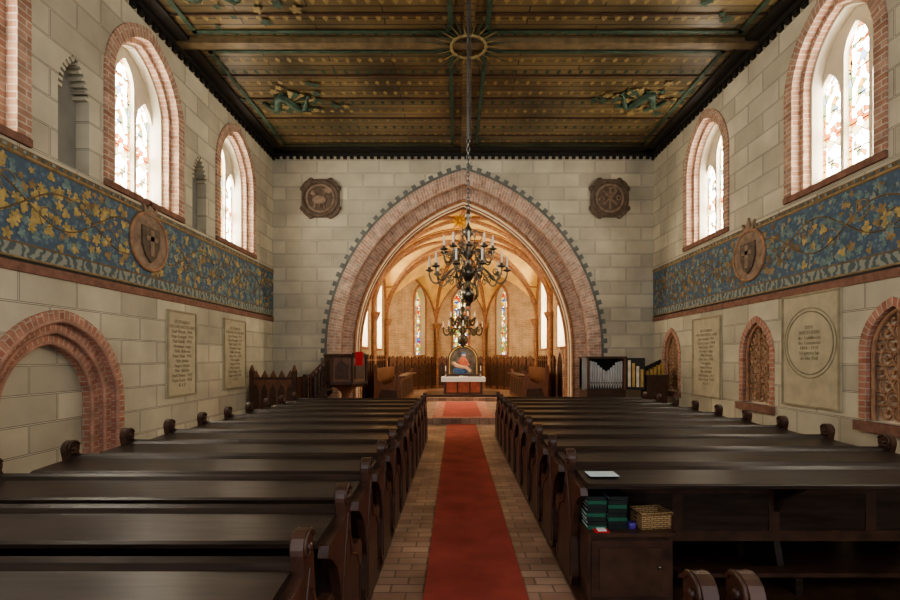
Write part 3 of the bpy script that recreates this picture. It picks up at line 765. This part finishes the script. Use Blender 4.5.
for i in range(10):
    y=3.67+.7*i
    if r is None: r=pew(3.1).obj('pew.012',loc=(.85,y,PZ))
    else: inst(r,'pew.%03d'%(12+i),(.85,y,PZ))
pew(3.1,.15).obj('pew.022',loc=(.79,1.6,0))

mb=MB(); mb.box(.905,1.49,3.30,3.58,PZ,.48,wood_end); mb.box(.903,1.51,3.27,3.59,.48,.505,wood_dk)
mb.box(.93,1.46,3.288,3.30,.06,.45,wood_end); mb.box(.98,1.41,3.28,3.29,.11,.40,wood_dk); mb.ball((1.39,3.275,.27),.014,brass,8)
mb.obj('cabinet')
mb=MB()
random.seed(2)
for c_ in range(2):
    for k in range(8):
        dx=random.uniform(-.005,.005)
        cv=bookb if (k+c_)%3 else bookg; z=.507+k*.029; x0=.912+c_*.145+dx; x1=x0+.132
        mb.box(x0,x1,3.34,3.52,z,z+.006,cv); mb.box(x0,x1,3.34,3.52,z+.021,z+.027,cv); mb.box(x0,x1,3.334,3.342,z,z+.027,cv)
        mb.box(x0+.004,x1-.006,3.343,3.515,z+.006,z+.021,paper)
mb.obj('hymnbook_stack')
mb=MB()
mb.box(0,.21,0,.15,0,.003,paper); mb.obj('paper_sheet',loc=(.95,3.40,.8555+.004))
mb=MB()
for (x0,x1,y0,y1) in ((-.11,.11,-.08,-.07),(-.11,.11,.07,.08),(-.11,-.10,-.07,.07),(.10,.11,-.07,.07)): mb.box(x0,x1,y0,y1,0,.11,wicker)
mb.box(-.11,.11,-.08,.08,0,.01,wicker)
mb.tube([(-.115,-.085,.11),(.115,-.085,.11),(.115,.085,.11),(-.115,.085,.11)],.01,wicker,6,closed=True); mb.obj('wicker_basket',loc=(1.385,3.42,.505),rot=.15)
mb=MB(); mb.box(-.05,.05,-.03,.03,0,.012,redcl); mb.box(-.03,.03,-.028,.028,.012,.018,white); mb.obj('leaflet_pile',loc=(1.0,3.305,.505))
mb=MB(); mb.lathe([(.03,0),(.035,.03),(.03,.04)],(0,0,0),purple,12); mb.obj('collection_tin',loc=(1.235,3.38,.505))

px,py=-2.98,13.0
mb=MB()
def hexp(r,z0,z1,m,r1=None):
    mb.lathe([(r,z0),(r1 or r,z1)],(px,py,0),m,6,False)
hexp(.36,.15,.3,wood_dk); mb.lathe([(.16,.3),(.11,.45),(.10,.7),(.16,.8),(.3,.92)],(px,py,0),wood_red,12)
hexp(.42,.92,1.0,wood_dk,.58); hexp(.54,1.0,1.72,wood_red); hexp(.60,1.72,1.80,wood_dk,.62); hexp(.58,1.02,1.08,wood_dk)
for k in range(6):
    a=math.pi/3*k+math.pi/6; r_=.54*math.cos(math.pi/6); cx,cy=px+r_*math.cos(a),py+r_*math.sin(a); t=(-math.sin(a),math.cos(a)); n=(math.cos(a),math.sin(a))
    mp=lambda u,v,w:(cx+t[0]*u+n[0]*w,cy+t[1]*u+n[1]*w,v)
    mb.prism([(-.17,1.15),(.17,1.15),(.17,1.5),(0,1.64),(-.17,1.5)],mp,0,.02,wood_dk)
    a2=math.pi/3*k; mb.lathe([(.035,1.0),(.035,1.72)],(px+.55*math.cos(a2),py+.55*math.sin(a2),0),wood_dk,8)
mb.box(px+.2,px+.52,py-.2,py+.15,1.80,1.84,wood_dk)
mb.box(px+.36,px+.56,py-.53,py-.50,1.50,1.86,redcl)
for i in range(5):
    x=px-.5-.12*i; z=1.0-.17*i
    mb.box(x-.14,x,py-.05,py+.5,z-.2,z-.15,wood_dk)
for yy in (py-.08,py+.48):
    mb.prism([(px-.5,1.0),(px-.5,.72),(px-1.1,.15),(px-1.1,.3)],lambda u,v,w:(u,yy+w,v),0,.04,wood_dk)
    mb.prism([(px-.45,1.76),(px-.45,1.68),(px-1.1,1.05),(px-1.1,1.13)],lambda u,v,w:(u,yy+w,v),0,.05,wood_red)
    for i in range(6):
        f=(i+.5)/6; x=px-.48-.6*f
        mb.box(x-.02,x+.02,yy+.005,yy+.035,.85-.62*f,1.68-.6*f,wood_dk)
    mb.box(px-1.14,px-1.06,yy-.02,yy+.06,.15,1.25,wood_dk)
mb.obj('pulpit')
mb=MB()
x0,x1,yy=-5.3,-4.2,12.45
mb.box(x0,x1,yy,yy+.06,.15,1.2,wood_red); mb.box(x0,x1,yy-.02,yy+.08,1.14,1.2,wood_dk)
for i in range(5):
    u=x0+(x1-x0)*i/5; s=(x1-x0)/5
    mb.prism([(u+.03,.3),(u+s-.03,.3),(u+s-.03,.85),(u+s/2,1.02),(u+.03,.85)],lambda a,b,w:(a,yy-w,b),0,.02,wood_dk)
    mb.prism([(u+.02,1.2),(u+s-.02,1.2),(u+s/2,1.38)],lambda a,b,w:(a,yy+.01+w,b),0,.04,wood_red)
for u in (x0,x1): mb.box(u-.05,u+.05,yy-.04,yy+.1,.15,1.35,wood_dk); mb.prism([(u-.06,1.35),(u+.06,1.35),(u,1.52)],lambda a,b,w:(a,yy-.02+w,b),0,.1,wood_red)
mb.box(x1-.03,x1+.03,yy+.1,yy+1.5,.15,1.2,wood_red)
mb.obj('panelled_bench_front')
mb=MB(); ox0,ox1,oy=3.55,4.6,13.0
mb.box(ox0,ox1,oy,oy+.8,.15,.85,wood_dk); mb.box(ox0,ox1,oy+.5,oy+.8,.85,1.68,black_m)
mb.box(ox0,ox0+.06,oy,oy+.8,.85,1.70,wood_red); mb.box(ox1-.06,ox1,oy,oy+.8,.85,1.70,wood_red); mb.box(ox0-.03,ox1+.03,oy-.03,oy+.83,1.68,1.74,wood_dk)
for k in range(13):
    x=ox0+.11+k*(ox1-ox0-.22)/12
    rr=.034; top=(1.62,1.60,1.58,1.50,1.44,1.38,1.34,1.38,1.44,1.5,1.58,1.6,1.62)[k]
    mb.lathe([(.012,.86),(rr,1.0),(rr,top)],(x,oy+.04,0),pipe,10)
    mb.box(x-.015,x+.015,oy-.0,oy+.02,1.01,1.04,black_m)
mb.prism([(0,.85),(.5,.85),(.5,1.7),(0,1.7)],lambda u,v,w:(ox0-u*.45+w*.3,oy-u*.6+w,v),0,.03,pipe)
mb.prism([(0,.85),(.55,.85),(.55,1.7),(0,1.7)],lambda u,v,w:(ox1+u*.75,oy-u*.5+w,v),0,.03,black_m)
for k in range(4):
    mb.prism([(.06+k*.12,.92),(.14+k*.12,.92),(.14+k*.12,1.64-.08*k),(.06+k*.12,1.64-.08*k)],lambda u,v,w:(ox1+u*.75,oy-u*.5+w,v),-.012,-.001,gilt if k%2 else wing_m)
mb.obj('chamber_organ')
mb=MB()
mb.box(5.05,5.60,12.7,13.1,.15,1.2,wood_dk); mb.box(5.03,5.62,12.68,13.12,1.2,1.25,wood_dk)
for k in range(5):
    mb.box(5.08+k*.1,5.15+k*.1,12.8,12.9,1.25,1.36+.05*k,gilt)
mb.prism([(5.05,1.25),(5.1,1.45),(5.55,1.66),(5.6,1.25)],lambda u,v,w:(u,13.0+w,v),0,.05,black_m)
mb.obj('organ_pedal_case')

# ---------------- world / camera ----------------
w=bpy.data.worlds.new('world'); SC.world=w; w.use_nodes=True
w.node_tree.nodes['Background'].inputs[0].default_value=(.95,.96,1,1); w.node_tree.nodes['Background'].inputs[1].default_value=.72
cam=bpy.data.cameras.new('camera'); co=bpy.data.objects.new('camera',cam); SC.collection.objects.link(co)
co.location=(0,0,1.7); co.rotation_euler=(math.pi/2,0,0); cam.sensor_width=36; cam.lens=19.2; cam.shift_x=-.00667; cam.shift_y=.0644; cam.clip_start=.05
SC.camera=co
SC.view_settings.view_transform='AgX'
SC.view_settings.look='AgX - Medium High Contrast'
SC.view_settings.exposure=0.95
